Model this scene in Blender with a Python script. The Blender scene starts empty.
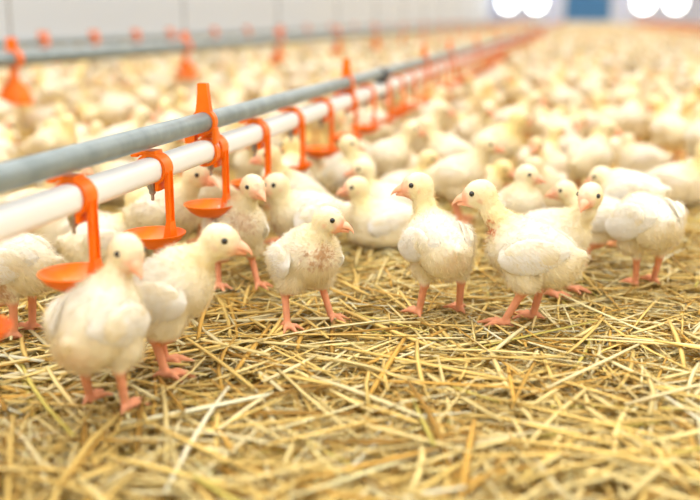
import bpy, math, random
import numpy as np
from mathutils import Vector, noise

random.seed(7); RNG = np.random.default_rng(7)
S = bpy.context.scene
COL = S.collection
R = math.radians

# ------------------------------------------------------------------ camera
CAM_H = 0.31
FPX = 972.0
YAW = math.atan(0.2302)            # turned left of the pipe direction (+Y)
PITCH = math.atan(232.0 / FPX)     # looking down
cam_d = bpy.data.cameras.new('camera')
cam = bpy.data.objects.new('camera', cam_d); COL.objects.link(cam)
cam.location = (0, 0, CAM_H)
cam.rotation_euler = (math.pi / 2 - PITCH, 0, YAW)
cam_d.sensor_width = 36.0
cam_d.lens = 36.0 * FPX / 700.0
cam_d.clip_start = 0.02; cam_d.clip_end = 200
cam_d.dof.use_dof = True
cam_d.dof.focus_distance = 0.98
cam_d.dof.aperture_fstop = 2.9
S.camera = cam

# ------------------------------------------------------------------ light
S.view_settings.view_transform = 'Standard'
S.view_settings.look = 'None'
S.view_settings.gamma = 1.0
S.view_settings.use_curve_mapping = False
S.view_settings.exposure = 0.38
w = bpy.data.worlds.new('world'); S.world = w
w.use_nodes = True
w.node_tree.nodes['Background'].inputs[0].default_value = (0.9, 0.95, 1, 1)
w.node_tree.nodes['Background'].inputs[1].default_value = 0.8
AREAS = [(-1.3, 1.0, 1.5, 5.6, 2.62, 98), (1.6, 1.0, 1.5, 5.6, 2.62, 98),
         (-1.3, 20.5, 1.2, 32, 2.62, 310), (1.6, 20.5, 1.2, 32, 2.62, 310), (5.5, 17, 1.2, 38, 2.62, 310)]
for (x, y, sx, sy, z, p) in AREAS:
    ld = bpy.data.lights.new('ceiling_strip_light', 'AREA'); ld.shape = 'RECTANGLE'
    ld.size = sx; ld.size_y = sy; ld.energy = p; ld.color = (0.97, 0.985, 1.0)
    lo = bpy.data.objects.new('ceiling_strip_light', ld); COL.objects.link(lo)
    lo.location = (x, y, z)

# ------------------------------------------------------------------ helpers
def az(px):
    """azimuth (left positive) of a photo column near the ground"""
    return YAW - math.atan((px - 350.0) / FPX)

def ray(px, py):
    x = (px - 350.0) / FPX; z = -(py - 250.0) / FPX
    cp, sp = math.cos(PITCH), math.sin(PITCH)
    f = cp + z * sp; u = -sp + z * cp
    cy, sy = math.cos(YAW), math.sin(YAW)
    return np.array([x * cy - f * sy, x * sy + f * cy, u])

def ground(px, py, z=0.0):
    d = ray(px, py); t = (z - CAM_H) / d[2]
    return np.array([d[0] * t, d[1] * t, z])

def project(p):
    cp, sp = math.cos(PITCH), math.sin(PITCH)
    cy, sy = math.cos(YAW), math.sin(YAW)
    x = p[0] * cy + p[1] * sy; f = -p[0] * sy + p[1] * cy; u = p[2] - CAM_H
    dep = f * cp - u * sp; up = f * sp + u * cp
    return 350 + FPX * x / dep, 250 - FPX * up / dep

def height_at(p, py):
    """height above ground point p that shows at photo row py"""
    lo, hi = 0.0, 0.4
    for _ in range(30):
        m = (lo + hi) / 2
        if project((p[0], p[1], m))[1] > py: lo = m
        else: hi = m
    return lo

def mat(name, color=(1, 1, 1), rough=0.6, attr=None, spec=0.5, metal=0.0, emit=None, bump=None, noise_mix=None, sss=0.0, trans=0.0):
    m = bpy.data.materials.new(name); m.use_nodes = True
    nt = m.node_tree; b = nt.nodes['Principled BSDF']
    b.inputs['Base Color'].default_value = (*color, 1)
    b.inputs['Roughness'].default_value = rough
    b.inputs['Specular IOR Level'].default_value = spec
    b.inputs['Metallic'].default_value = metal
    if sss:
        b.inputs['Subsurface Weight'].default_value = sss
        b.inputs['Subsurface Radius'].default_value = (1.0, 0.8, 0.5)
        b.inputs['Subsurface Scale'].default_value = 0.006
    if attr:
        a = nt.nodes.new('ShaderNodeAttribute'); a.attribute_name = attr
        nt.links.new(a.outputs['Color'], b.inputs['Base Color'])
    if noise_mix:
        c2, scale, detail = noise_mix
        n = nt.nodes.new('ShaderNodeTexNoise'); n.inputs['Scale'].default_value = scale; n.inputs['Detail'].default_value = detail
        tc = nt.nodes.new('ShaderNodeTexCoord'); nt.links.new(tc.outputs['Object'], n.inputs['Vector'])
        r = nt.nodes.new('ShaderNodeValToRGB')
        r.color_ramp.elements[0].position = 0.38; r.color_ramp.elements[0].color = (*color, 1)
        r.color_ramp.elements[1].position = 0.62; r.color_ramp.elements[1].color = (*c2, 1)
        nt.links.new(n.outputs['Fac'], r.inputs[0]); nt.links.new(r.outputs[0], b.inputs['Base Color'])
    if bump:
        scale, strength, dist = bump
        n = nt.nodes.new('ShaderNodeTexNoise'); n.inputs['Scale'].default_value = scale; n.inputs['Detail'].default_value = 4
        tc = nt.nodes.new('ShaderNodeTexCoord'); nt.links.new(tc.outputs['Object'], n.inputs['Vector'])
        bp = nt.nodes.new('ShaderNodeBump'); bp.inputs['Strength'].default_value = strength; bp.inputs['Distance'].default_value = dist
        nt.links.new(n.outputs['Fac'], bp.inputs['Height']); nt.links.new(bp.outputs[0], b.inputs['Normal'])
    if emit:
        b.inputs['Emission Color'].default_value = (*emit[0], 1); b.inputs['Emission Strength'].default_value = emit[1]
    if trans:
        out = nt.nodes['Material Output']
        t = nt.nodes.new('ShaderNodeBsdfTranslucent'); mx = nt.nodes.new('ShaderNodeMixShader'); mx.inputs[0].default_value = trans
        if attr: nt.links.new(a.outputs['Color'], t.inputs['Color'])
        else: t.inputs['Color'].default_value = (*color, 1)
        nt.links.new(b.outputs[0], mx.inputs[1]); nt.links.new(t.outputs[0], mx.inputs[2]); nt.links.new(mx.outputs[0], out.inputs['Surface'])
    return m

M = {}
M['orange'] = mat('orange_plastic', (0.95, 0.19, 0.002), 0.36, spec=0.3, noise_mix=((0.86, 0.145, 0.002), 40, 2))
M['grey_pipe'] = mat('galvanised_steel', (0.17, 0.225, 0.245), 0.42, metal=0.15, noise_mix=((0.24, 0.30, 0.325), 30, 6), bump=(120, 0.15, 0.001))
M['white_pipe'] = mat('white_pvc', (0.86, 0.88, 0.90), 0.35, noise_mix=((0.82, 0.84, 0.86), 12, 4))
M['steel'] = mat('nipple_steel', (0.35, 0.35, 0.36), 0.3, metal=0.7)
M['black'] = mat('dark_clip', (0.02, 0.03, 0.05), 0.5)
M['cord'] = mat('grey_cord', (0.30, 0.31, 0.33), 0.7)
M['wall'] = mat('painted_wall_panel', (0.68, 0.73, 0.80), 0.7, bump=(3, 0.05, 0.01))
M['far_wall'] = mat('pale_blue_end_wall', (0.66, 0.73, 0.98), 0.7, bump=(3, 0.05, 0.01))
M['ceiling'] = mat('white_ceiling', (0.8, 0.8, 0.8), 0.8)
M['door'] = mat('blue_door', (0.05, 0.20, 0.46), 0.5)
M['floor'] = mat('litter_base', (0.62, 0.39, 0.10), 0.95, noise_mix=((0.80, 0.56, 0.18), 60, 6), bump=(90, 0.8, 0.01))
M['straw'] = mat('straw', rough=0.6, attr='col', spec=0.2, trans=0.22)
M['down'] = mat('chick_skin_and_down', rough=0.85, attr='col', spec=0.15, sss=0.25)
M['fluff'] = mat('fluffy_down', rough=0.9, attr='col', spec=0.1, trans=0.45)
M['feather'] = mat('white_feather', (0.96, 0.935, 0.88), 0.7, attr='col', spec=0.2, trans=0.25)
M['eye'] = mat('black_eye', (0.006, 0.006, 0.008), 0.08, spec=0.7)
M['beak'] = mat('pink_orange_beak', (0.92, 0.42, 0.24), 0.4, spec=0.4, noise_mix=((0.95, 0.52, 0.34), 150, 2))
M['lamp'] = mat('lit_lamp_glass', (1, 1, 1), 0.5, emit=((0.93, 0.97, 1.0), 7.0))
M['lamp_body'] = mat('lamp_housing', (0.55, 0.6, 0.75), 0.5)

def tag(o, label=None, cat=None, group=None, kind=None):
    if label: o['label'] = label
    if cat: o['category'] = cat
    if group: o['group'] = group
    if kind: o['kind'] = kind
    return o

def empty(name, loc=(0, 0, 0), rz=0.0):
    o = bpy.data.objects.new(name, None); COL.objects.link(o)
    o.empty_display_size = 0.02
    o.location = loc; o.rotation_euler = (0, 0, rz)
    return o

def mesh_obj(name, V, F, material, parent=None, smooth=True, col=None, loc=None):
    me = bpy.data.meshes.new(name)
    fill(me, np.asarray(V, dtype=np.float32), F, smooth, col)
    if material: me.materials.append(material)
    o = bpy.data.objects.new(name, me); COL.objects.link(o)
    if parent: o.parent = parent
    if loc is not None: o.location = loc
    return o

def fill(me, V, F, smooth=True, col=None):
    if isinstance(F, np.ndarray):
        n, k = F.shape
        me.vertices.add(len(V)); me.vertices.foreach_set('co', V.ravel())
        me.loops.add(n * k); me.loops.foreach_set('vertex_index', F.astype(np.int32).ravel())
        me.polygons.add(n)
        me.polygons.foreach_set('loop_start', np.arange(0, n * k, k, dtype=np.int32))
        me.polygons.foreach_set('loop_total', np.full(n, k, dtype=np.int32))
        me.update(calc_edges=True)
    else:
        me.from_pydata([tuple(map(float, v)) for v in V], [], [tuple(f) for f in F]); me.update()
    if smooth: me.polygons.foreach_set('use_smooth', np.ones(len(me.polygons), dtype=bool))
    if col is not None:
        a = me.attributes.new('col', 'FLOAT_COLOR', 'POINT')
        c = np.ones((len(V), 4), dtype=np.float32); c[:, :3] = col
        a.data.foreach_set('color', c.ravel())

def copy_tree(o, parent=None):
    c = o.copy(); COL.objects.link(c); c.parent = parent
    for ch in o.children: copy_tree(ch, c)
    return c

class MB:
    """collects shapes for one mesh"""
    def __init__(s): s.V = []; s.F = []
    def add(s, V, F):
        b = len(s.V); s.V += [tuple(v) for v in V]; s.F += [tuple(i + b for i in f) for f in F]
    def box(s, x0, x1, y0, y1, z0, z1, bev=0.0):
        V = [(x, y, z) for z in (z0, z1) for y in (y0, y1) for x in (x0, x1)]
        if bev <= 0:
            s.add(V, [(0, 2, 3, 1), (4, 5, 7, 6), (0, 1, 5, 4), (2, 6, 7, 3), (0, 4, 6, 2), (1, 3, 7, 5)])
        else:
            pts = []
            cx, cy, cz = (x0 + x1) / 2, (y0 + y1) / 2, (z0 + z1) / 2
            bx = [bev if i in (1, 2) else 0 for i in range(4)]
            # three stacked rounded rectangles
            def ringr(z, ins):
                out = []
                for (sx, sy) in ((1, 1), (-1, 1), (-1, -1), (1, -1)):
                    ex = (x1 if sx > 0 else x0) - sx * ins; ey = (y1 if sy > 0 else y0) - sy * ins
                    a0 = {(1, 1): 0, (-1, 1): 90, (-1, -1): 180, (1, -1): 270}[(sx, sy)]
                    for k in (0, 45, 90):
                        a = R(a0 + k); out.append((ex - sx * bev + bev * math.cos(a), ey - sy * bev + bev * math.sin(a), z))
                return out
            rings = [ringr(z0, bev * .6), ringr(z0 + bev * .6, 0), ringr(z1 - bev * .6, 0), ringr(z1, bev * .6)]
            s.loft(rings, cap=True)
    def loft(s, rings, cap=True, closed=True):
        n = len(rings[0]); V = [p for r in rings for p in r]; F = []
        for i in range(len(rings) - 1):
            for j in range(n if closed else n - 1):
                k = (j + 1) % n
                F.append((i * n + j, i * n + k, (i + 1) * n + k, (i + 1) * n + j))
        if cap:
            F.append(tuple(range(n - 1, -1, -1))); F.append(tuple((len(rings) - 1) * n + j for j in range(n)))
        s.add(V, F)
    def lathe(s, prof, c=(0, 0, 0), n=32, cap=True):
        s.loft([[(c[0] + r * math.cos(2 * math.pi * j / n), c[1] + r * math.sin(2 * math.pi * j / n), c[2] + z) for j in range(n)] for r, z in prof], cap)
    def tube(s, pts, r, n=16, sq=1.0, cap=True):
        rings = []
        for i, p in enumerate(pts):
            p = Vector(p); a = Vector(pts[max(i - 1, 0)]); b = Vector(pts[min(i + 1, len(pts) - 1)])
            t = (b - a).normalized(); up = Vector((0, 0, 1)) if abs(t.z) < 0.9 else Vector((0, 1, 0))
            u = t.cross(up).normalized(); v = u.cross(t).normalized()
            rr = r[i] if isinstance(r, (list, tuple)) else r
            ring = []
            for j in range(n):
                th = 2 * math.pi * j / n; c_, s_ = math.cos(th), math.sin(th)
                e = 2.0 / sq
                q = (abs(c_) ** e + abs(s_) ** e) ** (-1 / e) if sq < 1 else 1.0
                ring.append(tuple(p + u * c_ * rr * q + v * s_ * rr * q))
            rings.append(ring)
        s.loft(rings, cap)
    def build(s, name, m, parent=None, smooth=True, loc=None):
        o = mesh_obj(name, s.V, s.F, m, parent, smooth, loc=loc)
        return o

def smooth_angle(o, deg=40):
    me = o.data
    me.polygons.foreach_set('use_smooth', np.ones(len(me.polygons), dtype=bool))
    try: me.set_sharp_from_angle(angle=R(deg))
    except Exception: pass
    return o

# ------------------------------------------------------------------ setting
LW, RW, Y0, Y1, CEIL = -3.3, 8.5, -2.0, 37.0, 2.7
FLOOR_Z = -0.024
def struct(name, mb, m):
    o = mb.build(name, m, smooth=False); o['kind'] = 'structure'; return o
b = MB(); b.box(LW - .15, RW + .15, Y0 - .15, Y1 + .15, FLOOR_Z - .1, FLOOR_Z); struct('floor', b, M['floor'])
b = MB(); b.box(LW - .15, RW + .15, Y0 - .15, Y1 + .15, CEIL, CEIL + .1); struct('ceiling', b, M['ceiling'])
b = MB(); b.box(LW - .15, LW, Y0, Y1, FLOOR_Z, CEIL); struct('wall_left', b, M['wall'])
b = MB(); b.box(RW, RW + .15, Y0, Y1, FLOOR_Z, CEIL); struct('wall_right', b, M['wall'])
b = MB(); b.box(LW - .15, RW + .15, Y0 - .15, Y0, FLOOR_Z, CEIL); struct('wall_back', b, M['wall'])
b = MB(); b.box(LW - .15, RW + .15, Y1, Y1 + .15, FLOOR_Z, CEIL); struct('wall_far', b, M['far_wall'])
b = MB(); b.box(LW, LW + .03, Y0, Y1, FLOOR_Z, 0.16); struct('baseboard_left', b, M['wall'])
# blue door in the end wall
b = MB(); b.box(-0.55, 1.05, Y1 - .06, Y1 - .001, 0.22, 2.2); o = struct('door_1', b, M['door'])
b = MB()
b.box(-0.65, -0.55, Y1 - .09, Y1 - .001, 0.12, 2.3); b.box(1.05, 1.15, Y1 - .09, Y1 - .001, 0.12, 2.3); b.box(-0.55, 1.05, Y1 - .09, Y1 - .001, 0.12, 0.22); b.box(-0.55, 1.05, Y1 - .09, Y1 - .001, 2.2, 2.3)
o2 = b.build('door_frame', M['wall'], o, smooth=False)
b = MB(); b.box(0.85, 0.93, Y1 - .12, Y1 - .06, 1.0, 1.08); b.build('door_handle', M['steel'], o, smooth=False)

# round lamps glowing in front of the end wall
def wall_lamp(px, label, r=0.33):
    d = ray(px, 2); t = (Y1 - 0.25) / d[1]; c = d * t; z = CAM_H + d[2] * t
    e = empty('round_lamp', (c[0], Y1 - 0.12, z)); tag(e, label, 'lamp', 'round lamps on the far end wall')
    n = 32
    def disc(y, rr): return [(rr * math.cos(2 * math.pi * j / n), y, rr * math.sin(2 * math.pi * j / n)) for j in range(n)]
    m = MB(); m.loft([disc(0.118, r * .8), disc(0.0, r * 1.06), disc(-0.05, r * 1.06), disc(-0.05, r)], True); m.build('housing', M['lamp_body'], e)
    m = MB(); m.loft([disc(-0.051, r), disc(-0.09, r * .8), disc(-0.11, r * .3), disc(-0.112, 0.01)], True); m.build('glass', M['lamp'], e)
wall_lamp(508, 'glowing white round lamp on the end wall, leftmost of the four')
wall_lamp(536, 'glowing white round lamp on the end wall, just left of the blue door')
wall_lamp(644, 'glowing white round lamp on the end wall, just right of the blue door')
wall_lamp(676, 'glowing white round lamp on the end wall, rightmost of the four')
# narrow blue panel left of the lamps
d = ray(474, 6); t = Y1 / d[1]
b = MB(); b.box(d[0] * t - .18, d[0] * t + .18, Y1 - .05, Y1 - .001, 0.35, 1.3)
tag(b.build('wall_panel', M['door'], smooth=False), 'small blue panel on the end wall left of the glowing lamps', 'panel')

# ------------------------------------------------------------------ pipes
def zrow(zbase, y, sag=0.0): return zbase + sag
ROW1 = -0.40
ZG, ZW = CAM_H - 0.112, CAM_H - 0.144
def pipe(name, x, z, rad, m, label, y0=-0.3, y1=36.5, sq=1.0, sag=0.0):
    pts = []
    y = y0
    while y < y1:
        s = -sag * min(1.0, max(0.0, (y - 0.7) / 2.0))
        pts.append((x, y, z + s)); y += 0.12 if y < 6 else 1.5
    pts.append((x, y1, z - sag))
    mb = MB(); mb.tube(pts, rad, 24, sq)
    return tag(smooth_angle(mb.build(name, m), 50), label, 'pipe')
pipe('grey_pipe', ROW1, ZG, 0.0108, M['grey_pipe'], 'long galvanised grey steel pipe above the white water pipe, nearest line', sag=0.0)
pipe('white_water_pipe', ROW1, ZW, 0.0122, M['white_pipe'], 'long white plastic water pipe carrying the nearest orange drinkers', sq=0.72)

def gap_cyl_band(mb, x, z, r0, r1, y0, y1, a0, a1, n=20):
    """partial ring round a pipe running along y"""
    rings = []
    for k in range(n + 1):
        a = R(a0 + (a1 - a0) * k / n); c, s_ = math.cos(a), math.sin(a)
        rings.append([(x + r0 * c, y0, z + r0 * s_), (x + r1 * c, y0, z + r1 * s_), (x + r1 * c, y1, z + r1 * s_), (x + r0 * c, y1, z + r0 * s_)])
    mb.loft(rings, True)

def make_drinker():
    e = empty('cup_drinker', (0, 0, 0))
    # origin on the white pipe's axis
    m = MB()
    gap_cyl_band(m, 0, 0, 0.0127, 0.0160, -0.010, 0.010, -62, 205)
    m.box(-0.016, 0.006, -0.009, 0.009, 0.0145, 0.0185, 0.001)      # top bridge with snap teeth
    m.box(-0.021, -0.013, -0.008, -0.003, 0.012, 0.0205, 0.001)
    m.box(-0.021, -0.013, 0.003, 0.008, 0.012, 0.0205, 0.001)
    m.box(0.004, 0.0075, -0.010, 0.010, -0.021, -0.010, 0.001)
    smooth_angle(m.build('saddle_clip', M['orange'], e), 35)
    m = MB()                                                       # arm: slim strip with raised edges
    pts = [(0.0165, -0.006), (0.0165, -0.052), (0.0120, -0.0585)]
    m.box(0.0125, 0.0150, -0.0060, 0.0060, -0.0735, -0.002, 0.0008)
    m.box(0.0125, 0.0172, -0.0062, -0.0045, -0.062, -0.002, 0.0006)
    m.box(0.0125, 0.0172, 0.0045, 0.0062, -0.062, -0.002, 0.0006)
    m.loft([[(0.0172, -0.0062, -0.052), (0.0172, 0.0062, -0.052), (0.0125, 0.0062, -0.052), (0.0125, -0.0062, -0.052)],
            [(0.0176, -0.009, -0.0725), (0.0176, 0.009, -0.0725), (0.009, 0.009, -0.0735), (0.009, -0.009, -0.0735)]], True)
    smooth_angle(m.build('arm', M['orange'], e), 35)
    m = MB()                                                       # shallow dish
    c = (-0.0035, 0, -0.072)
    prof = [(0.002, -0.0075), (0.010, -0.0075), (0.018, -0.0055), (0.026, 0.000), (0.0300, 0.0050), (0.0318, 0.0068), (0.0318, 0.0078), (0.0300, 0.0078), (0.0285, 0.0055), (0.020, -0.0015), (0.010, -0.0040), (0.002, -0.0040)]
    m.lathe(prof, c, 40)
    smooth_angle(m.build('cup', M['orange'], e), 50)
    m = MB()
    m.lathe([(0.0048, 0.0), (0.0048, -0.008), (0.0036, -0.0095), (0.0036, -0.013), (0.0018, -0.0145), (0.0018, -0.020), (0.0008, -0.0205)], (-0.003, 0, -0.0115), 16)
    smooth_angle(m.build('nipple', M['steel'], e), 40)
    return e
drk = make_drinker()
ys = [0.565, 0.722, 0.880, 1.040, 1.198, 1.365, 1.54, 1.72] + [1.72 + 0.168 * k for k in range(1, 60)]
DL = ['orange cup drinker cut off by the left edge, nearest on the white pipe', 'orange cup drinker left of the foremost chick, its dish just behind the chick',
      'second whole orange cup drinker from the left, above the chick stretching right', 'orange cup drinker beside the tall pipe hanger, dish above the chick facing the camera',
      'orange cup drinker just right of the first tall pipe hanger', 'orange cup drinker midway between the first two tall pipe hangers',
      'orange cup drinker, last one before the second tall pipe hanger', 'orange cup drinker just beyond the second tall pipe hanger']
for i, y in enumerate(ys):
    o = drk if i == 0 else copy_tree(drk)
    o.location = (ROW1, y, ZW)
    tag(o, DL[i] if i < 8 else 'blurred orange cup drinker on the nearest white pipe, far beyond the second hanger', 'drinker', 'orange cup drinkers on the white pipe')

def make_hanger(gz=0.034):
    e = empty('pipe_hanger', (0, 0, 0))   # origin on the grey pipe's axis
    m = MB()
    gap_cyl_band(m, 0, 0, 0.0110, 0.0142, -0.0045, 0.0045, 0, 360, 28)
    gap_cyl_band(m, 0, -gz, 0.0126, 0.0158, -0.0045, 0.0045, 0, 360, 28)
    m.box(0.010, 0.0145, -0.006, 0.006, -0.024, -0.006, 0.001)
    m.box(-0.022, -0.010, -0.006, 0.006, -0.024, -0.014, 0.001)
    smooth_angle(m.build('pipe_clamp', M['orange'], e), 35)
    m = MB()
    m.loft([[(sx * wx, sy * 0.0045, z) for sx, sy in ((1, -1), (1, 1), (-1, 1), (-1, -1))] for wx, z in ((0.0085, 0.0115), (0.0072, 0.020), (0.0056, 0.034), (0.0054, 0.041), (0.0046, 0.0425))], True)
    smooth_angle(m.build('hanging_tab', M['orange'], e), 30)
    return e
hg = make_hanger()
HL = ['tall orange pipe hanger clamped round the grey and white pipes, nearest', 'second tall orange pipe hanger along the nearest line, blurred']
for i, y in enumerate([1.018, 1.71, 2.62, 3.15] + [4.0 + 1.1 * k for k in range(24)]):
    o = hg if i == 0 else copy_tree(hg)
    o.location = (ROW1, y, ZG)
    tag(o, HL[i] if i < 2 else 'blurred orange pipe hanger far along the nearest drinker line', 'hanger', 'orange hangers of the nearest line')
# the dark coupling on the grey pipe
m = MB(); m.tube([(ROW1, 2.0, ZG - .004), (ROW1, 2.05, ZG - .004)], 0.0155, 20); m.box(ROW1 - .004, ROW1 + .01, 2.01, 2.04, ZG - .05, ZG - .015, .001)
tag(smooth_angle(m.build('pipe_coupling', M['black']), 40), 'dark coupling on the grey pipe between the orange hangers', 'coupling')

# second and third line, beyond
ROW2, ROW3 = -1.45, -2.1
Z2 = 0.205; Z3 = 0.215
pipe('grey_pipe', ROW2, Z2, 0.021, M['grey_pipe'], 'blurred thick grey pipe of the second drinker line behind the flock')
pipe('grey_pipe', ROW3, Z3, 0.014, M['grey_pipe'], 'thin blurred grey pipe of the third line, close to the white wall')
def make_bell():
    e = empty('bell_drinker', (0, 0, 0))
    m = MB(); gap_cyl_band(m, 0, 0, 0.0215, 0.0265, -0.012, 0.012, 0, 360, 24)
    m.box(-0.012, 0.012, -0.008, 0.008, 0.024, 0.055, 0.002)
    smooth_angle(m.build('pipe_clamp', M['orange'], e), 35)
    m = MB(); m.lathe([(0.010, -0.020), (0.011, -0.045), (0.018, -0.060), (0.034, -0.072), (0.044, -0.100), (0.047, -0.115), (0.045, -0.117), (0.020, -0.105), (0.004, -0.10)], (0, 0, 0), 28)
    smooth_angle(m.build('bell', M['orange'], e), 45)
    m = MB(); m.tube([(0, 0, 0.05), (0, 0, 0.6), (0, 0, CEIL - Z2 - .001)], 0.0028, 6); m.build('suspension_cord', M['cord'], e)
    return e
bl = make_bell()
BL = ['orange bell drinker at the left edge on the second pipe line', 'orange bell drinker on the second line, above the near hanger', 'orange bell drinker on the second line left of the second hanger']
BELLY = [2.34, 3.52, 4.72, 5.97, 7.15, 8.3] + [9.46 + 1.16 * k for k in range(20)]
for i, y in enumerate([2.34, 3.52, 4.72, 5.97, 7.15, 8.3] + [9.46 + 1.16 * k for k in range(20)]):
    o = bl if i == 0 else copy_tree(bl)
    o.location = (ROW2, y, Z2)
    tag(o, BL[i] if i < 3 else 'small blurred orange bell drinker far along the second pipe line', 'drinker', 'bell drinkers on the second line')
def make_clip():
    m = MB(); gap_cyl_band(m, 0, 0, 0.0145, 0.021, -0.018, 0.018, 0, 360, 20); m.box(-0.01, 0.012, -0.022, 0.022, 0.018, 0.04, .002)
    return smooth_angle(m.build('pipe_clip', M['orange']), 40)
cl = make_clip()
for i, y in enumerate([3.62, 4.05, 4.48, 4.9, 5.55, 6.15, 6.9, 7.6] + [8.4 + 0.9 * k for k in range(12)]):
    o = cl if i == 0 else copy_tree(cl)
    o.location = (ROW3, y, Z3)
    tag(o, 'small blurred orange clip on the thin third pipe by the wall', 'clip', 'orange clips on the third pipe')
# line on the right
ROWR = 1.40
pipe('grey_pipe', ROWR, 0.235, 0.010, M['grey_pipe'], 'blurred grey pipe of the drinker line on the far right', y0=9.5)
for k in range(90):
    o = copy_tree(drk); o.location = (ROWR, 10.4 + 0.19 * k, 0.235 - .013); o.scale = (1.2, 1.2, 1.2)
    tag(o, 'tiny blurred orange drinker on the right-hand pipe line near the end wall', 'drinker', 'drinkers on the right-hand line')

# ------------------------------------------------------------------ straw
def straw_field(n, sampler, lmin, lmax, wmin, wmax, zlo, zhi, tilt, palette, rng):
    xy = sampler(n)
    ang = rng.uniform(0, 2 * math.pi, n)
    L = lmin + (lmax - lmin) * rng.beta(1.3, 2.2, n); W = wmin + (wmax - wmin) * rng.beta(1.5, 2.5, n)
    T = W * rng.uniform(0.15, 0.5, n)
    z = zlo + (zhi - zlo) * rng.beta(2.2, 1.2, n)
    tl = rng.normal(0, tilt, n); bend = rng.normal(0, 0.022, n) * L; bz = rng.normal(0, 0.008, n) * L
    roll = rng.uniform(-0.5, 0.5, n)
    nr = 4; tpar = np.linspace(-0.5, 0.5, nr)
    dx, dy = np.cos(ang), np.sin(ang)
    V = np.zeros((n, nr, 4, 3), dtype=np.float32)
    taper = np.array([0.75, 1, 1, 0.7])
    half = np.abs(np.sin(tl)) * L * 0.5
    z = np.minimum(z, zhi + 0.008 - half * 0.6)
    z = np.maximum(z, zlo)
    for i, t in enumerate(tpar):
        off = bend * (1 - 4 * t * t); offz = bz * (1 - 4 * t * t)
        cx = xy[:, 0] + dx * t * L - dy * off; cy = xy[:, 1] + dy * t * L + dx * off
        cz = z + t * L * np.sin(tl) + offz
        for j, (a, bb) in enumerate(((1, 0.15), (0, 1), (-1, 0.15), (0, -0.8))):
            la = a * np.cos(roll) * W * .5 * taper[i]; lb = bb * T * .5 * taper[i] + a * np.sin(roll) * W * .3
            V[:, i, j, 0] = cx - dy * la; V[:, i, j, 1] = cy + dx * la; V[:, i, j, 2] = cz + lb
    base = (np.arange(n) * nr * 4)[:, None]
    F = []
    for i in range(nr - 1):
        for j in range(4):
            k = (j + 1) % 4
            F.append(base + np.array([i * 4 + j, i * 4 + k, (i + 1) * 4 + k, (i + 1) * 4 + j]))
    F.append(base + np.array([3, 2, 1, 0])); F.append(base + (nr - 1) * 4 + np.array([0, 1, 2, 3]))
    F = np.concatenate(F, 0)
    pal = np.array(palette); ci = rng.choice(len(pal), n, p=PALW)
    c = pal[ci] * rng.uniform(0.80, 1.06, (n, 1))
    C = np.repeat(c[:, None, :], nr * 4, axis=1)
    return V.reshape(-1, 3), F, np.clip(C.reshape(-1, 3), 0, 0.95)

PAL = [(0.93, 0.68, 0.22), (0.95, 0.77, 0.34), (0.96, 0.84, 0.48), (0.76, 0.46, 0.10), (0.45, 0.25, 0.05), (0.95, 0.90, 0.66), (0.74, 0.62, 0.15)]
PALW = [0.32, 0.26, 0.16, 0.14, 0.07, 0.02, 0.03]
def frustum_sampler(ya, yb, pad, rng):
    def f(n):
        out = []
        while len(out) < n:
            y = math.sqrt(rng.uniform(ya * ya, yb * yb))
            cx0 = -y * math.tan(YAW + math.atan(350 / FPX)) - pad
            cx1 = -y * math.tan(YAW - math.atan(350 / FPX)) + pad + 0.05 * y
            x = rng.uniform(cx0, cx1)
            # keep the flat density: accept all (strip width grows with y, so does the sqrt sampling)
            if LW + .05 < x < RW: out.append((x, y))
        return np.array(out)
    return f
parts = []
parts.append(straw_field(26000, frustum_sampler(0.42, 2.0, 0.16, RNG), 0.02, 0.13, 0.0018, 0.0056, -0.021, -0.004, 0.06, PAL, RNG))
parts.append(straw_field(6000, frustum_sampler(0.42, 2.0, 0.16, RNG), 0.04, 0.17, 0.0022, 0.0062, -0.011, 0.004, 0.05, PAL, RNG))
parts.append(straw_field(16000, frustum_sampler(0.42, 1.7, 0.12, RNG), 0.008, 0.05, 0.0006, 0.0022, -0.010, 0.003, 0.10, PAL, RNG))
parts.append(straw_field(420, frustum_sampler(0.42, 0.95, 0.1, RNG), 0.08, 0.22, 0.0038, 0.0072, -0.004, 0.006, 0.03, PAL, RNG))
parts.append(straw_field(260, frustum_sampler(0.95, 1.6, 0.1, RNG), 0.08, 0.20, 0.0034, 0.0062, -0.004, 0.004, 0.03, PAL, RNG))
parts.append(straw_field(14000, frustum_sampler(1.9, 7.0, 0.25, RNG), 0.06, 0.20, 0.003, 0.008, -0.021, -0.004, 0.06, PAL, RNG))
VV = []; FF = []; CC = []; off = 0
for (v, f, c) in parts:
    VV.append(v); FF.append(f + off); CC.append(c); off += len(v)
st = mesh_obj('straw_litter', np.concatenate(VV), np.concatenate(FF), M['straw'], smooth=False, col=np.concatenate(CC))
tag(st, 'loose golden straw litter covering the whole barn floor', 'straw', kind='stuff')

# ------------------------------------------------------------------ chicks: one skin grown from a distance field
def rot(v, yaw, pitch):
    """local head/body vector -> parent, yaw about z, pitch up"""
    x, y, z = v
    cp, sp = math.cos(pitch), math.sin(pitch)
    x, z = x * cp - z * sp, x * sp + z * cp
    c, s = math.cos(yaw), math.sin(yaw)
    return np.array([x * c - y * s, x * s + y * c, z])

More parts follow.
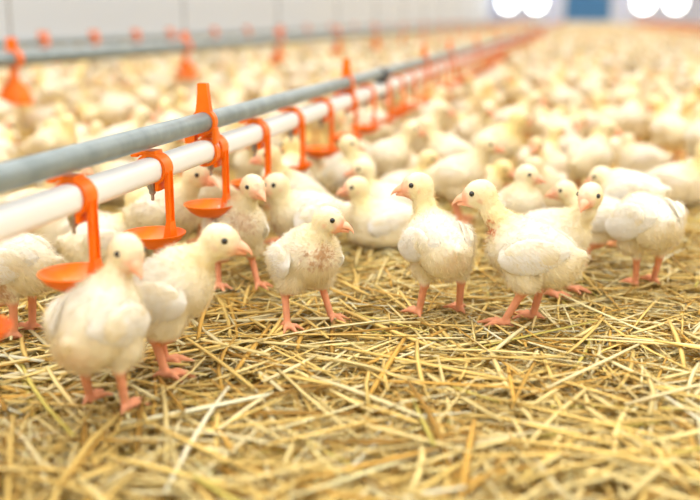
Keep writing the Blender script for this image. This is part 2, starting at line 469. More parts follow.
def d_ell(P, c, r, yaw=0.0, pitch=0.0):
    q = P - np.array(c)
    c_, s_ = math.cos(-yaw), math.sin(-yaw)
    x = q[..., 0] * c_ - q[..., 1] * s_; y = q[..., 0] * s_ + q[..., 1] * c_; z = q[..., 2]
    cp, sp = math.cos(-pitch), math.sin(-pitch)
    x, z = x * cp - z * sp, x * sp + z * cp
    k0 = np.sqrt((x / r[0]) ** 2 + (y / r[1]) ** 2 + (z / r[2]) ** 2) + 1e-9
    k1 = np.sqrt((x / r[0] ** 2) ** 2 + (y / r[1] ** 2) ** 2 + (z / r[2] ** 2) ** 2) + 1e-9
    return k0 * (k0 - 1) / k1

def d_cap(P, a, b, ra, rb):
    a = np.array(a); b = np.array(b); ba = b - a
    t = np.clip(((P - a) @ ba) / (ba @ ba), 0, 1)
    d = np.linalg.norm(P - a - t[..., None] * ba, axis=-1)
    return d - (ra + (rb - ra) * t)

def smin(a, b, k):
    h = np.clip(0.5 + 0.5 * (b - a) / k, 0, 1)
    return b + (a - b) * h - k * h * (1 - h)

def surface_nets(F, org, h):
    nx, ny, nz = F.shape
    ins = F < 0
    c = [(0,0,0),(1,0,0),(0,1,0),(1,1,0),(0,0,1),(1,0,1),(0,1,1),(1,1,1)]
    def sl(o): return (slice(o[0], nx - 1 + o[0]), slice(o[1], ny - 1 + o[1]), slice(o[2], nz - 1 + o[2]))
    acc = np.zeros((nx - 1, ny - 1, nz - 1, 3)); cnt = np.zeros((nx - 1, ny - 1, nz - 1))
    for i in range(8):
        for j in range(i + 1, 8):
            dd = [abs(c[i][k] - c[j][k]) for k in range(3)]
            if sum(dd) != 1: continue
            A, B = F[sl(c[i])], F[sl(c[j])]
            m = (A < 0) != (B < 0)
            t = np.where(m, A / np.where(m, A - B, 1), 0)
            for k in range(3):
                acc[..., k] += np.where(m, c[i][k] + t * (c[j][k] - c[i][k]), 0)
            cnt += m
    act = cnt > 0
    idx = -np.ones(act.shape, dtype=np.int64); n = int(act.sum()); idx[act] = np.arange(n)
    g = np.argwhere(act)
    V = (g + acc[act] / cnt[act][:, None]) * h + org
    faces = []
    for ax in range(3):
        a1, a2 = (ax + 1) % 3, (ax + 2) % 3
        A = ins[tuple(slice(0, -1) if k == ax else slice(None) for k in range(3))]
        B = ins[tuple(slice(1, None) if k == ax else slice(None) for k in range(3))]
        e = np.argwhere(A != B)
        ok = (e[:, a1] > 0) & (e[:, a2] > 0) & (e[:, a1] < F.shape[a1] - 1) & (e[:, a2] < F.shape[a2] - 1)
        e = e[ok]; s = A[tuple(e.T)]
        def at(o1, o2):
            q = e.copy(); q[:, a1] -= o1; q[:, a2] -= o2; return idx[tuple(q.T)]
        q = np.stack([at(1, 1), at(0, 1), at(0, 0), at(1, 0)], 1)
        q[~s] = q[~s][:, ::-1]
        faces.append(q)
    Fq = np.concatenate(faces); Fq = Fq[(Fq >= 0).all(1)]
    return V, Fq

def chick_geo(sp, h):
    """sp: pose. returns V, F, col, info"""
    g = dict(pitch=14, head=(0.047, 0, 0.128), hyaw=0, hpitch=-8, sit=False, legs=((0.002, 0.019), (0.002, -0.019)), body=(0, 0, 0.075), fat=1.0, long=1.0,
             feet=None, chest=0, neckred=0, rump=0, face=0.5, ynk=0.5, beaksdf=False, wing=1.0)
    g.update(sp)
    bp = R(g['pitch']); B = np.array(g['body'], float)
    B = B + np.array([0, 0, -0.040 if g['sit'] else 0.004])
    ft, lg = g['fat'], g['long']
    H = np.array(g['head'], float)
    hy, hp = R(g['hyaw']), R(g['hpitch'])
    lo = np.array([min(-0.078, H[0] - .04), -0.058, -0.004]); hi = np.array([max(0.07, H[0] + 0.04), 0.058, max(0.12, H[2] + .026)])
    lo[1] = min(lo[1], H[1] - .035); hi[1] = max(hi[1], H[1] + .035)
    if g['feet']:
        for f in g['feet']:
            lo[:2] = np.minimum(lo[:2], np.array(f) - .034); hi[:2] = np.maximum(hi[:2], np.array(f) + .034)
    ax = [np.arange(lo[k], hi[k] + h, h) for k in range(3)]
    P = np.stack(np.meshgrid(*ax, indexing='ij'), -1)
    bl = lambda v: B + rot(v, 0, bp)
    D = d_ell(P, B, (0.0415 * lg, 0.0315 * ft, 0.0305 * ft), 0, bp)
    D = smin(D, d_ell(P, bl((0.020, 0, -0.003)), (0.025, 0.0275 * ft, 0.0280)), 0.010)       # breast
    D = smin(D, d_ell(P, bl((-0.028 * lg, 0, -0.004)), (0.023, 0.0265 * ft, 0.0250)), 0.012)     # rump
    D = smin(D, d_cap(P, bl((-0.045 * lg, 0, 0.004)), bl((-0.056 * lg, 0, 0.012)), 0.012, 0.005), 0.012)   # tail tuft
    for s in (1, -1):                                                                   # folded wings
        D = smin(D, d_ell(P, bl((-0.006, s * 0.0300 * ft, 0.005)), (0.028 * g['wing'], 0.0060, 0.016 * g['wing']), s * 0.16, bp - 0.35), 0.004)
    # neck
    nb = bl((0.026 * lg, 0, 0.014)); hb = H + rot((-0.004, 0, -0.006), hy, hp)
    mid = (nb + hb) / 2 + np.array([0.004, 0, -0.001])
    D = smin(D, d_cap(P, nb, mid, 0.0162 * ft, 0.0116), 0.010)
    D = smin(D, d_cap(P, mid, hb, 0.0116, 0.0112), 0.005)
    # head
    D = smin(D, d_ell(P, H, (0.0165, 0.0139, 0.0145), hy, hp), 0.006)
    D = smin(D, d_ell(P, H + rot((0.010, 0, -0.0035), hy, hp), (0.0105, 0.0098, 0.0098), hy, hp), 0.005)
    if g['beaksdf']:
        D = smin(D, d_cap(P, H + rot((0.016, 0, -0.003), hy, hp), H + rot((0.027, 0, -0.007), hy, hp), 0.0055, 0.0022), 0.002)
    # legs
    Lg = np.full(D.shape, 1.0); joints = []
    if not g['sit']:
        for i, (hx, hyy) in enumerate(g['legs']):
            s = 1 if hyy > 0 else -1
            hip = np.array([B[0] + hx - 0.002, hyy, B[2] - 0.017]); 
            f = np.array(g['feet'][i]) if g['feet'] else np.array([hx + 0.004, hyy * 1.05])
            ank = np.array([hip[0] * .5 + f[0] * .5 - 0.008, hyy * .55 + f[1] * .45, 0.040])
            D = smin(D, d_ell(P, hip + (0.004, 0, -0.004), (0.018, 0.0135, 0.020)), 0.009)
            D = smin(D, d_cap(P, hip + (0, 0, -0.012), ank + (0.001, 0, 0.005), 0.0125, 0.0058), 0.008)
            fo = np.array([f[0], f[1], 0.0042])
            Lg = np.minimum(Lg, d_cap(P, ank, fo, 0.0044, 0.0038))
            Lg = smin(Lg, d_ell(P, ank, (0.0055, 0.005, 0.006)), 0.003)
            dirn = math.atan2(0, 1) + s * 0.10
            for a, l, r0 in ((0, 0.027, 0.0030), (0.62, 0.022, 0.0027), (-0.62, 0.022, 0.0027), (math.pi - s * 0.3, 0.012, 0.0025)):
                dv = np.array([math.cos(dirn + a), math.sin(dirn + a), 0])
                k = fo + dv * l * 0.5 + (0, 0, 0.001); e = fo + dv * l + (0, 0, -0.0022)
                Lg = smin(Lg, d_cap(P, fo, k, r0 + 0.0004, r0), 0.002); Lg = smin(Lg, d_cap(P, k, e, r0, 0.0014), 0.0015)
    else:
        D = smin(D, d_ell(P, (B[0], 0, 0.016), (0.043 * lg, 0.036 * ft, 0.018)), 0.012)
    Dall = smin(D, Lg, 0.003)
    V, F = surface_nets(Dall, lo, h)
    del P
    # own colours of the animal
    D2l = np.zeros(len(V))
    col = np.zeros((len(V), 3))
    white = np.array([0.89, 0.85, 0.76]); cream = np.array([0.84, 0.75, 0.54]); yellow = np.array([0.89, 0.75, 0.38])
    legc = np.array([0.78, 0.34, 0.19]); pink = np.array([0.88, 0.42, 0.27]); brown = np.array([0.50, 0.24, 0.08])
    nz = np.array([noise.noise(Vector(v * 45)) for v in V]); nz2 = np.array([noise.noise(Vector(v * 160 + 3)) for v in V]); nz3 = np.array([noise.noise(Vector(v * 420 + 7)) for v in V])
    # head/neck are yellow, back and wings white, flanks cream
    dh = np.linalg.norm(V - H, axis=1); hn = np.clip(1 - (np.minimum(dh, np.linalg.norm(V - mid, axis=1)) - 0.012) / 0.028, 0, 1)
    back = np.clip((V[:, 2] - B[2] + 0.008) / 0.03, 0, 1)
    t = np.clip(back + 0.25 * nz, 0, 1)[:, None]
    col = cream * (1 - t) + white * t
    y = (hn * (0.35 + 0.6 * g['ynk']) * (1 - 0.25 * nz))[:, None]; y = np.clip(y, 0, 1)
    col = col * (1 - y) + yellow * y
    crown = np.clip((V[:, 2] - H[2] - .002) / .012, 0, 1) * np.clip(1 - (dh - .012) / .012, 0, 1)
    crown = (crown * 0.5)[:, None]; col = col * (1 - crown) + white * crown
    # bare pink face round the beak
    fc = H + rot((0.0175, 0, -0.004), hy, hp)
    df = np.linalg.norm(V - fc, axis=1)
    fp = np.clip((0.0128 + 0.0038 * g['face'] + 0.004 * nz2 - df) / 0.008, 0, 1) * min(1.0, 0.62 + 0.45 * g['face'])
    fp = fp[:, None]; col = col * (1 - fp) + pink * fp
    def patch(c, r, cc, k, rough=0.5):
        nonlocal col
        d = np.linalg.norm((V - np.array(c)) / np.array(r), axis=1)
        wv = np.clip((1 - d + rough * .6 * nz2 + 0.4 * rough * nz + rough * .7 * nz3) * 1.5, 0, 1)[:, None] * k
        col = col * (1 - wv) + cc * wv
    for s in (1, -1):                                                                   # ear patch
        patch(H + rot((-0.001, s * 0.0135, -0.006), hy, hp), (0.004, 0.003, 0.004), pink, 0.45 * g['face'])
        patch(bl((-0.004, s * 0.038 * ft, 0.010)), (0.022, 0.01, 0.012), np.array([0.96, 0.93, 0.87]), 0.9)
    if g['chest']: patch(g.get('chestpos') or bl((0.043, -0.006, -0.012)), (0.016, 0.019, 0.015), brown, 0.75 * g['chest'], 1.3)
    if g['neckred']: patch((nb + mid) / 2 + np.array([0.008, 0.0, -.004]), (0.010, 0.020, 0.013), np.array([0.72, 0.26, 0.12]), 0.75 * g['neckred'], 1.2)
    if g['rump']: patch(bl((-0.052 * lg, 0, -0.004)), (0.018, 0.024, 0.018), np.array([0.84, 0.60, 0.42]), 0.55 * g['rump'], 1.0)
    # legs
    leg = np.zeros(len(V), bool)
    if not g['sit']:
        k = np.clip((0.042 - V[:, 2]) / 0.006, 0, 1)[:, None]
        col = col * (1 - k) + legc * (1 + 0.12 * nz2[:, None]) * k; leg = V[:, 2] < 0.041
    if g['beaksdf']:
        hx = (V - H) @ rot((1, 0, -0.2), hy, hp); k = np.clip((hx - 0.0175) / 0.003, 0, 1) * (dh < 0.035); k = k[:, None]
        col = col * (1 - k) + np.array([0.92, 0.44, 0.26]) * k
    info = dict(H=H, hy=hy, hp=hp, B=B, bp=bp, fc=fc, leg=leg, ft=ft, lg=lg, top=H[2] + 0.016, sit=g['sit'])
    col = col * np.array(g.get('tone', (1, 1, 1)))
    # soft clumps of down
    body = ~leg & (dh > 0.02)
    nrm = vnormals(V, F)
    V = V + nrm * (nz2 * 0.0009 * body + nz * .0008 * body)[:, None]
    return V, F, np.clip(col, 0, 0.97), nrm, info

def vnormals(V, F):
    a = V[F[:, 2]] - V[F[:, 0]]; b_ = V[F[:, 3]] - V[F[:, 1]]; n = np.cross(a, b_)
    N = np.zeros_like(V)
    for k in range(4): np.add.at(N, F[:, k], n)
    return N / (np.linalg.norm(N, axis=1)[:, None] + 1e-12)

def fluff_geo(V, F, col, nrm, info, n, length, width, rng):
    a = V[F[:, 2]] - V[F[:, 0]]; b_ = V[F[:, 3]] - V[F[:, 1]]
    ar = np.linalg.norm(np.cross(a, b_), axis=1)
    cen = V[F].mean(1)
    ar[(cen[:, 2] < (0.043 if not info['sit'] else 0.004))] = 0
    ar[np.linalg.norm(cen - info['fc'], axis=1) < 0.0105] = 0
    f = rng.choice(len(F), n, p=ar / ar.sum())
    u = rng.random((n, 2)); c4 = V[F[f]]
    p = (c4[:, 0] * (1 - u[:, :1]) + c4[:, 1] * u[:, :1]) * (1 - u[:, 1:]) + (c4[:, 3] * (1 - u[:, :1]) + c4[:, 2] * u[:, :1]) * u[:, 1:]
    N = nrm[F[f, 0]]; C = col[F[f, 0]]
    dh = np.linalg.norm(p - info['H'], axis=1)
    L = length * rng.uniform(0.5, 1.25, n) * np.clip(0.45 + (dh - 0.014) / 0.04, 0.38, 1.0)
    flow = np.array([-0.75, 0, -0.45]); flow = flow - (N @ flow)[:, None] * N
    d = N * 0.55 + flow * 0.8 + rng.normal(0, 0.22, (n, 3)); d /= np.linalg.norm(d, axis=1)[:, None]
    side = np.cross(d, N + rng.normal(0, .2, (n, 3))); side /= np.linalg.norm(side, axis=1)[:, None] + 1e-9
    W = width * rng.uniform(.6, 1.3, n)
    p0 = p - N * 0.0006
    p1 = p0 + d * (L * .55)[:, None] + N * (L * .06)[:, None]; d2 = d + flow * 0.35 + rng.normal(0, .15, (n, 3)); p2 = p1 + d2 * (L * .5)[:, None]
    VV = np.stack([p0 - side * W[:, None], p0 + side * W[:, None], p1 + side * W[:, None] * .7, p1 - side * W[:, None] * .7, p2], 1)
    VV = VV.reshape(-1, 3)
    base = np.arange(n)[:, None] * 5
    F1 = base + np.array([[0, 1, 2]]); F2 = base + np.array([[0, 2, 3]]); F3 = base + np.array([[3, 2, 4]])
    cc = np.repeat(C * rng.uniform(.94, 1.07, (n, 1)), 5, axis=0)
    return VV, np.concatenate([F1, F2, F3]), np.clip(cc, 0, .97)

def eye_mesh(s=1.0):
    m = MB(); r = 0.0029 * s
    prof = [(0.0001, -r)] + [(r * math.cos(R(a)), r * math.sin(R(a))) for a in range(-75, 90, 15)] + [(0.0001, r)]
    m.lathe(prof, (0, 0, 0), 14, True); return m

def beak_mesh(info):
    """two curved mandibles, in head space along +x"""
    m = MB()
    def ring(x, cy, cz, wy, hz, top):
        out = []
        for j in range(12):
            a = 2 * math.pi * j / 12; y = math.cos(a) * wy; z = math.sin(a) * hz
            if top and z < 0: z *= 0.35
            if not top and z > 0: z *= 0.35
            out.append((x, y, cz + z))
        return out
    up = [(0.0155, 0.0000, 0.0058, 0.0062), (0.0185, 0.0000, 0.0054, 0.0058), (0.0215, -0.0004, 0.0044, 0.0048), (0.0248, -0.0014, 0.0030, 0.0035), (0.0276, -0.0032, 0.0016, 0.0020), (0.0292, -0.0052, 0.0006, 0.0009)]
    m.loft([ring(x, 0, z - 0.0035, w_, h_, True) for x, z, w_, h_ in up])
    dn = [(0.0140, -0.0022, 0.0052, 0.0048), (0.0175, -0.0022, 0.0046, 0.0042), (0.0210, -0.0027, 0.0034, 0.0030), (0.0240, -0.0038, 0.0018, 0.0016)]
    m.loft([ring(x, 0, z - 0.0035, w_, h_, False) for x, z, w_, h_ in dn])
    V = [tuple(info['H'] + rot((0.0140 + (v[0] - 0.0140) * 1.12, v[1] * 1.14, v[2] * 1.14 - .0003), info['hy'], info['hp'])) for v in m.V]
    o = MB(); o.V = V; o.F = m.F
    return o

def wing_geo(info, s, k=1.0):
    """folded wing: rounded shoulder, feather tips stepping out at the rear"""
    nu, nv = 30, 22
    V = np.zeros((nu, nv, 3)); ft = info['ft']
    a = R(-20) + info['bp'] * 0.6
    c0 = info['B'] + rot((-0.007, s * 0.0312 * ft, 0.0050), 0, info['bp'])
    for i in range(nu):
        u = -1 + 2 * i / (nu - 1)                      # -1 rear .. 1 shoulder
        env = math.sqrt(max(0.0, 1 - u * u)) if u > 0 else max(0.0, 1 - abs(u) ** 1.7) ** 0.75
        for j in range(nv):
            th = 2 * math.pi * j / nv
            v = math.cos(th); w_ = math.sin(th)
            x = u * 0.035 * k; z = v * env * 0.0205 * k
            if u < 0: x -= 0.0035 * k * (1 if v < 0 else 0.2) * abs(math.sin(v * 9.0)) * min(1, -u * 2) * env
            thick = 0.0055 * k * (env ** 0.7) * (1.0 if w_ > 0 else 0.6)
            gro = 0.0009 * math.sin((z * 1150 + x * 380)) * min(1, max(0, 0.35 - u)) if w_ > 0 else 0
            y = w_ * thick + gro - (0.0036 if u > 0 else 0.0100) * u * u - 0.46 * max(0, z) + 0.04 * min(0, z)
            V[i, j] = (x, y * s, z - 0.004 * (u < 0) * u * u)
    P = V.reshape(-1, 3); ca, sa = math.cos(a), math.sin(a)
    P = np.stack([P[:, 0] * ca - P[:, 2] * sa, P[:, 1] + s * P[:, 0] * 0.20, P[:, 0] * sa + P[:, 2] * ca], 1) + c0
    F = []
    for i in range(nu - 1):
        for j in range(nv):
            q = (j + 1) % nv; f = (i * nv + j, (i + 1) * nv + j, (i + 1) * nv + q, i * nv + q)
            F.append(f if s > 0 else f[::-1])
    F.append(tuple(range(nv))); F.append(tuple((nu - 1) * nv + j for j in range(nv)))
    return P, F

def build_chick(sp, h=0.0019, nfl=9000, fl=0.0062, fw=0.00028, seed=1, feathers=True, parts=True):
    rng = np.random.default_rng(seed)
    V, F, col, nrm, info = chick_geo(sp, h)
    e = empty('chick')
    e['top'] = float(info['top'])
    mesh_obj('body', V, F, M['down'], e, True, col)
    if nfl:
        fv, ff, fc = fluff_geo(V, F, col, nrm, info, nfl, fl, fw, rng)
        mesh_obj('fluffy_down', fv, ff, M['fluff'], e, True, fc)
    if parts:
        em = eye_mesh()
        for s in (1, -1):
            p = info['H'] + rot((0.0068, s * 0.0120, 0.0022), info['hy'], info['hp'])
            em.build('eye', M['eye'], e, loc=tuple(p))
        beak_mesh(info).build('beak', M['beak'], e)
    if feathers:
        for s in (1, -1):
            P_, F_ = wing_geo(info, s, sp.get('wing', 1.0))
            wt = np.clip((P_[:, 2] - P_[:, 2].mean()) / 0.012 + 0.1, 0, 1)[:, None]
            wc = np.array([0.95, 0.925, 0.87]) * (1 - wt) + np.array([0.90, 0.86, 0.76]) * wt
            wo = mesh_obj('wing', P_, F_, M['feather'], e, True, wc)
            if nfl:
                Fq = np.array([f for f in F_ if len(f) == 4]); nn = vnormals(P_, Fq)
                out = np.sign(info['B'][1] + s) * nn[:, 1] < 0
                if (nn[:, 1] * s).mean() < -0.02: nn = -nn
                fv, ff, fc = fluff_geo(P_, Fq, wc, nn, info, nfl // 5, fl * .8, fw, rng)
                mesh_obj('wing_down', fv, ff, M['fluff'], wo, True, fc)
    return e

def put(e, px, py, a, top=None, scale=None):
    p = ground(px, py)
    if top is not None:
        hgt = height_at(p, top); scale = hgt / e['top']
    scale = scale or 1.0
    e.location = (p[0], p[1], 0.0); e.rotation_euler = (0, 0, R(a) + az(px)); e.scale = (scale,) * 3
    return scale

# ------------------------------------------------------------------ the chicks one can tell apart
CH = 'chick'
placed = []      # x, y of every chick
def hero(px, py, a, top, label, group=None, seed=1, nfl=9000, h=0.0019, **sp):
    e = build_chick(sp, seed=seed, nfl=nfl, h=h)
    s = put(e, px, py, a, top, (0.94 if seed in (9, 10) else 1.0) if top is None else None); tag(e, label, CH, group)
    del e['top']
    placed.append((e.location.x, e.location.y))
    print('hero', label[:40], 'scale %.2f' % s)
    return e

hero(110, 407, 62, 238, 'foremost plump chick seen from behind, head turned back toward the camera, beside the orange cup', seed=1,
     head=(0.027, -0.010, 0.134), hyaw=-127, hpitch=-22, pitch=18, body=(-0.006, 0.004, 0.076), fat=1.02, long=.90, rump=.6, feet=((0.004, 0.020), (-0.006, -0.018)), ynk=.35, face=.3)
hero(158, 372, -10, 222, 'chick with neck stretched to the right, half behind the foremost chick', seed=2,
     head=(0.060, 0, 0.124), hyaw=-6, hpitch=-8, pitch=30, body=(0.008, 0, 0.072), long=1.0, feet=((0.004, 0.020), (0.010, -0.016)), ynk=.45, face=.4)
hero(307, 323, -58, 201, 'chick standing with legs apart, brown smudge on its breast, head turned right', seed=3,
     head=(0.034, 0.008, 0.128), hyaw=45, hpitch=-10, pitch=26, body=(-0.004, 0, 0.074), feet=((0.004, 0.031), (0.006, -0.030)), chest=1.0, face=.9, ynk=.4, legs=((0.002, 0.021), (0.002, -0.021)), fat=1.06)
hero(439, 315, 112, 175, 'chick seen from behind with its head turned to the left, centre of the front row', seed=4,
     head=(0.034, 0.014, 0.140), hyaw=66, hpitch=-4, pitch=8, body=(-0.004, 0.005, 0.079), feet=((0.003, 0.023), (0.003, -0.025)), rump=.5, face=1.0, ynk=.6, fat=1.0)
hero(519, 323, 166, 181, 'chick in side view facing left with a raw red patch on its throat', seed=5,
     head=(0.046, 0.0, 0.134), hyaw=8, hpitch=-8, pitch=13, body=(-0.010, 0, 0.074), feet=((0.012, 0.018), (-0.010, -0.018)), neckred=1.4, face=.8, ynk=.65, long=.9)
hero(572, 296, -22, 180, 'chick behind the red-throated one, upright neck, face turned toward the camera', seed=6,
     head=(0.016, 0, 0.128), hyaw=-90, hpitch=-14, pitch=6, body=(-0.030, 0, 0.070), legs=((-0.02, 0.018), (-0.02, -0.018)), feet=((-0.01, 0.018), (-0.018, -0.018)), face=.4, ynk=.4)
hero(586, 264, 172, 181, 'chick facing left whose head shows between two upright chicks on the right', seed=7,
     head=(0.036, 0, 0.108), hyaw=10, hpitch=-6, pitch=4, body=(-0.016, 0, 0.068), face=.9, ynk=.5)
hero(518, 258, -62, 163, 'upright chick looking right, standing behind the red-throated chick', seed=8,
     head=(0.008, 0.004, 0.130), hyaw=50, hpitch=-6, pitch=30, body=(-0.012, 0, 0.074), face=.4, ynk=.4)
hero(641, 286, 118, None, 'chick on the right seen from behind, head hidden, standing on pink legs', seed=9,
     head=(0.044, -0.004, 0.088), hyaw=20, hpitch=-40, pitch=0, body=(-0.004, 0, 0.080), feet=((0.0, 0.008), (0.010, -0.022)), wing=1.25, face=.4, ynk=.3, fat=1.05)
hero(624, 246, 150, None, 'chick beyond the right-hand rear-view chick, only its rounded back showing', seed=10, nfl=5000,
     head=(0.046, 0.0, 0.100), hyaw=20, hpitch=-20, pitch=2, body=(-0.006, 0, 0.078), face=.4)
hero(240, 288, -68, 171, 'chick facing the camera below the orange cup, small brown smudge on its breast', seed=11,
     head=(0.026, 0.010, 0.134), hyaw=8, hpitch=-10, pitch=30, body=(-0.012, 0, 0.072), feet=((0.006, 0.022), (-0.012, -0.024)), chest=.6, face=.5, ynk=.4)
hero(24, 334, 150, None, 'chick cut off by the left edge, beneath the white pipe, body turned away', seed=12,
     head=(0.060, 0, 0.100), hyaw=10, hpitch=-20, pitch=10, body=(0.012, 0, 0.072), feet=((0.0, 0.018), (-0.004, -0.010)), chest=1, chestpos=(0.012, 0.03, 0.055), rump=.6)
hero(304, 268, 196, 170, 'chick with head turned left, close behind the chick with the smudged breast', seed=13, nfl=6000,
     head=(0.036, 0.002, 0.112), hyaw=4, hpitch=-10, pitch=4, body=(-0.004, 0, 0.066), face=.5, ynk=.5, chest=.5)
hero(288, 246, 200, 143, 'yellow-necked chick looking left, its head in front of the orange drinker arm', seed=16, nfl=5000,
     head=(0.026, 0, 0.136), hyaw=-14, hpitch=-6, pitch=24, body=(-0.012, 0, 0.074), face=.4, ynk=.8)
hero(352, 219, -5, 134, 'chick looking right with raised yellow neck, left of the chick with the dusky head', seed=17, nfl=5000,
     head=(-0.006, 0, 0.132), hyaw=0, hpitch=-6, pitch=18, body=(-0.006, 0, 0.074), face=.4, ynk=.8)
hero(378, 246, 186, None, 'sitting chick facing left beside the straight-necked chick in the centre', seed=14, nfl=6000, sit=True,
     head=(0.030, 0, 0.084), hyaw=-4, hpitch=-8, pitch=6, long=1.12, face=.9, ynk=.8, body=(-0.008, 0, 0.075))
hero(388, 226, 176, None, 'sitting chick facing left, just behind the nearest sitting chick', seed=15, nfl=5000, sit=True,
     head=(0.040, 0, 0.088), hyaw=10, hpitch=-8, pitch=6, long=1.1, face=.7, ynk=.6)

# ------------------------------------------------------------------ pose variants for the flock
VAR = []
poses = [
    dict(head=(0.046, 0.0, 0.128), hyaw=0, pitch=14, chest=.5, ynk=.4),
    dict(head=(0.040, 0.008, 0.126), hyaw=60, pitch=20, ynk=1.3, face=.7),
    dict(head=(0.040, -0.008, 0.126), hyaw=-60, pitch=18, ynk=.6, face=.6),
    dict(head=(0.064, 0.0, 0.070), hyaw=0, hpitch=-45, pitch=-8, ynk=.2, rump=1),
    dict(head=(0.030, 0.004, 0.120), hyaw=140, pitch=10, ynk=1.0, rump=1),
    dict(sit=True, head=(0.040, 0, 0.086), pitch=6, ynk=1.1),
    dict(sit=True, head=(0.034, 0.010, 0.080), hyaw=70, pitch=4, ynk=.6, face=.7),
    dict(sit=True, head=(0.046, -0.006, 0.062), hyaw=-30, hpitch=-20, pitch=0, ynk=1.3, long=1.08),
    dict(sit=True, head=(0.030, -0.010, 0.072), hyaw=-120, pitch=2, ynk=.5, fat=1.06),
]
TONES = [(0.94, 0.90, 0.84), (0.97, 0.93, 0.86), (0.90, 0.86, 0.80), (0.86, 0.80, 0.72), (0.97, 0.91, 0.80), (0.95, 0.91, 0.85), (0.92, 0.85, 0.74), (0.97, 0.92, 0.82), (0.88, 0.84, 0.80)]
for p, tn in zip(poses, TONES): p['tone'] = tn
for i, p in enumerate(poses):
    p = dict(p); p['body'] = p.get('body', (0, 0, 0.074)); e = build_chick(p, h=0.0026, nfl=2600, fl=0.0058, fw=0.00045, seed=50 + i, feathers=False)
    VAR.append(e)
print('variants done')
used = [False] * len(VAR)
def place_variant(v, x, y, rz, s, label, group):
    e = VAR[v]
    o = e if not used[v] else copy_tree(e); used[v] = True
    o.location = (x, y, 0); o.rotation_euler = (0, 0, rz); o.scale = (s,) * 3
    tag(o, label, CH, group); placed.append((x, y)); return o

# hand-placed middle-ground chicks: px, py(feet), heading, variant, scale, label
mid = [
    (386, 198, 10, 0, 0.96, 'chick looking right behind the sitting pair, white back, head by the orange drinkers'),
    (456, 222, -5, 0, 0.98, 'chick facing right behind the two centre chicks, orange beak in profile'),
    (448, 196, 178, 0, 0.98, 'blurred chick facing left with raised yellow neck above the centre chick'),
    (404, 208, 5, 5, 1.0, 'blurred chick resting with beak to the right, behind the centre chick'),
    (168, 272, -30, 0, 0.98, 'chick peering right between two orange cups, beyond the white pipe'),
    (110, 268, 10, 5, 1.05, 'greyish chick resting beyond the nearest drinker cup'),
    (70, 250, 190, 8, 1.0, 'chick resting beyond the white pipe, above the left-edge chick'),
    (676, 204, 0, 5, 1.1, 'large pale chick resting at the right edge, blurred'),
    (588, 200, 60, 2, 1.0, 'blurred chick with yellowish breast behind the upright pair on the right'),
    (552, 186, 185, 6, 1.0, 'blurred sitting chick behind the chick that looks right'),
    (476, 202, 10, 7, 1.0, 'blurred sitting chick between the centre and side-view chicks, farther back'),
    (640, 176, 175, 8, 1.0, 'blurred sitting chick on the right, beyond the straw gap'),
]
for (px, py, a, v, s, lab) in mid:
    p = ground(px, py); place_variant(v, p[0], p[1], R(a) + az(px), s * random.uniform(.97, 1.03), lab, None)

# ------------------------------------------------------------------ random flock on the floor
def front_limit(px):
    pts = [(-200, 262), (200, 262), (250, 238), (340, 240), (345, 222), (420, 222), (520, 226), (590, 205), (620, 196), (700, 190), (900, 190)]
    for (a, ya), (c, yc) in zip(pts, pts[1:]):
        if a <= px <= c: return ya + (yc - ya) * (px - a) / (c - a)
    return 190
cell = {}
def can(x, y, r):
    i, j = int(x // 0.14), int(y // 0.14)
    for a in (-1, 0, 1):
        for b_ in (-1, 0, 1):
            for (u, v) in cell.get((i + a, j + b_), ()):
                if (u - x) ** 2 + (v - y) ** 2 < r * r: return False
    return True
def put_cell(x, y): cell.setdefault((int(x // 0.14), int(y // 0.14)), []).append((x, y))
for x, y in placed: put_cell(x, y)
rnd = random.Random(11)
flock = []
for ring_y0, ring_y1, tries, rr in ((1.2, 3.0, 5200, 0.114), (3.0, 6.0, 14000, 0.108), (6.0, 12.0, 30000, 0.100), (12.0, 36.5, 60000, 0.13)):
    for _ in range(tries):
        y = math.sqrt(rnd.uniform(ring_y0 ** 2, ring_y1 ** 2))
        x = rnd.uniform(-y * math.tan(YAW + math.atan(350 / FPX)) - 0.12, -y * math.tan(YAW - math.atan(350 / FPX)) + 0.12)
        if not (LW + 0.12 < x < RW): continue
        px, py = project((x, y, 0))
        if py > front_limit(px): continue
        # a few bare straw clearings
        if noise.noise(Vector((x * 3.6, y * 2.4, 4.0))) > 0.30: continue
        if any(abs(x - ROW2 * y / q) < 0.05 and q - 0.75 < y < q for q in BELLY[:4]): continue
        if abs(x - ROW2) < 0.085 and any(abs(y - q) < 0.085 for q in BELLY): continue
        if can(x, y, rr): put_cell(x, y); flock.append((x, y, px, py))
flock.sort(key=lambda t: t[0] ** 2 + t[1] ** 2)
NI = 300 - len(placed)
print('flock', len(flock), 'individual', NI)
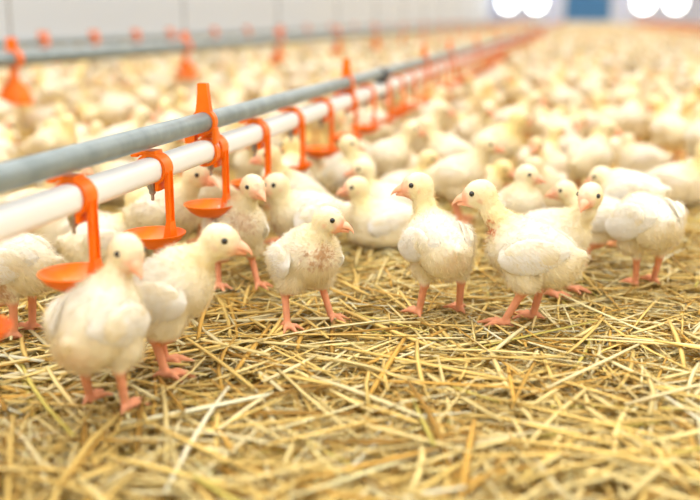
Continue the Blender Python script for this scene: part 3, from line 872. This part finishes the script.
def region(x, y):
    if x < ROW2: return 'between the second pipe line and the wall'
    if x < ROW1: return 'between the first and second pipe lines'
    if x < 0.25 * y - 0.0 and x < 0.0: return 'just right of the nearest pipe line'
    return 'in the open flock on the right'
stand = [0, 1, 2, 3, 4]; sitv = [5, 6, 7, 8]
FACE = ['facing right', 'facing away', 'facing left', 'facing the camera']
for (x, y, px, py) in flock[:NI]:
    v = rnd.choice(sitv) if rnd.random() < 0.6 else rnd.choice(stand)
    rz = rnd.uniform(0, 2 * math.pi)
    a = math.degrees(rz - az(px)) % 360
    lab = 'blurred pale chick %s %s, %s' % ('sitting' if v in sitv else 'standing', region(x, y), FACE[int(((a + 45) % 360) // 90)])
    place_variant(v, x, y, rz, rnd.uniform(0.92, 1.08), lab, 'chicks of the blurred flock')
for i, u in enumerate(used):
    if not u: print('variant unused', i)
for e in VAR:
    pass
# the rest of the flock as one object
lod = []
for i, p in enumerate(poses):
    q = dict(p); q['beaksdf'] = True
    V, F, col, nrm, info = chick_geo(q, 0.0075); lod.append((V, F, col))
lodf = []
for i, p in enumerate(poses):
    q = dict(p); V, F, col, nrm, info = chick_geo(q, 0.013); lodf.append((V, F, col))
VV = []; FF = []; CC = []; off = 0
for (x, y, px, py) in flock[NI:]:
    k = rnd.choice(sitv) if rnd.random() < 0.6 else rnd.choice(stand)
    V, F, col = (lod if y < 9 else lodf)[k]
    a = rnd.uniform(0, 2 * math.pi); s = rnd.uniform(0.92, 1.1)
    c_, s_ = math.cos(a) * s, math.sin(a) * s
    W = np.stack([V[:, 0] * c_ - V[:, 1] * s_ + x, V[:, 0] * s_ + V[:, 1] * c_ + y, V[:, 2] * s], 1)
    VV.append(W); FF.append(F + off); CC.append(col * rnd.uniform(0.84, 1.04)); off += len(V)
o = mesh_obj('chick_flock', np.concatenate(VV), np.concatenate(FF), M['down'], None, True, np.clip(np.concatenate(CC), 0, .97))
tag(o, 'distant blurred mass of pale yellow chicks filling the barn floor to the end wall', 'chicks', kind='stuff')
for e in VAR:
    for q in [e]:
        if 'top' in q: del q['top']
for q in bpy.data.objects:
    if 'top' in q: del q['top']
print('verts', off)
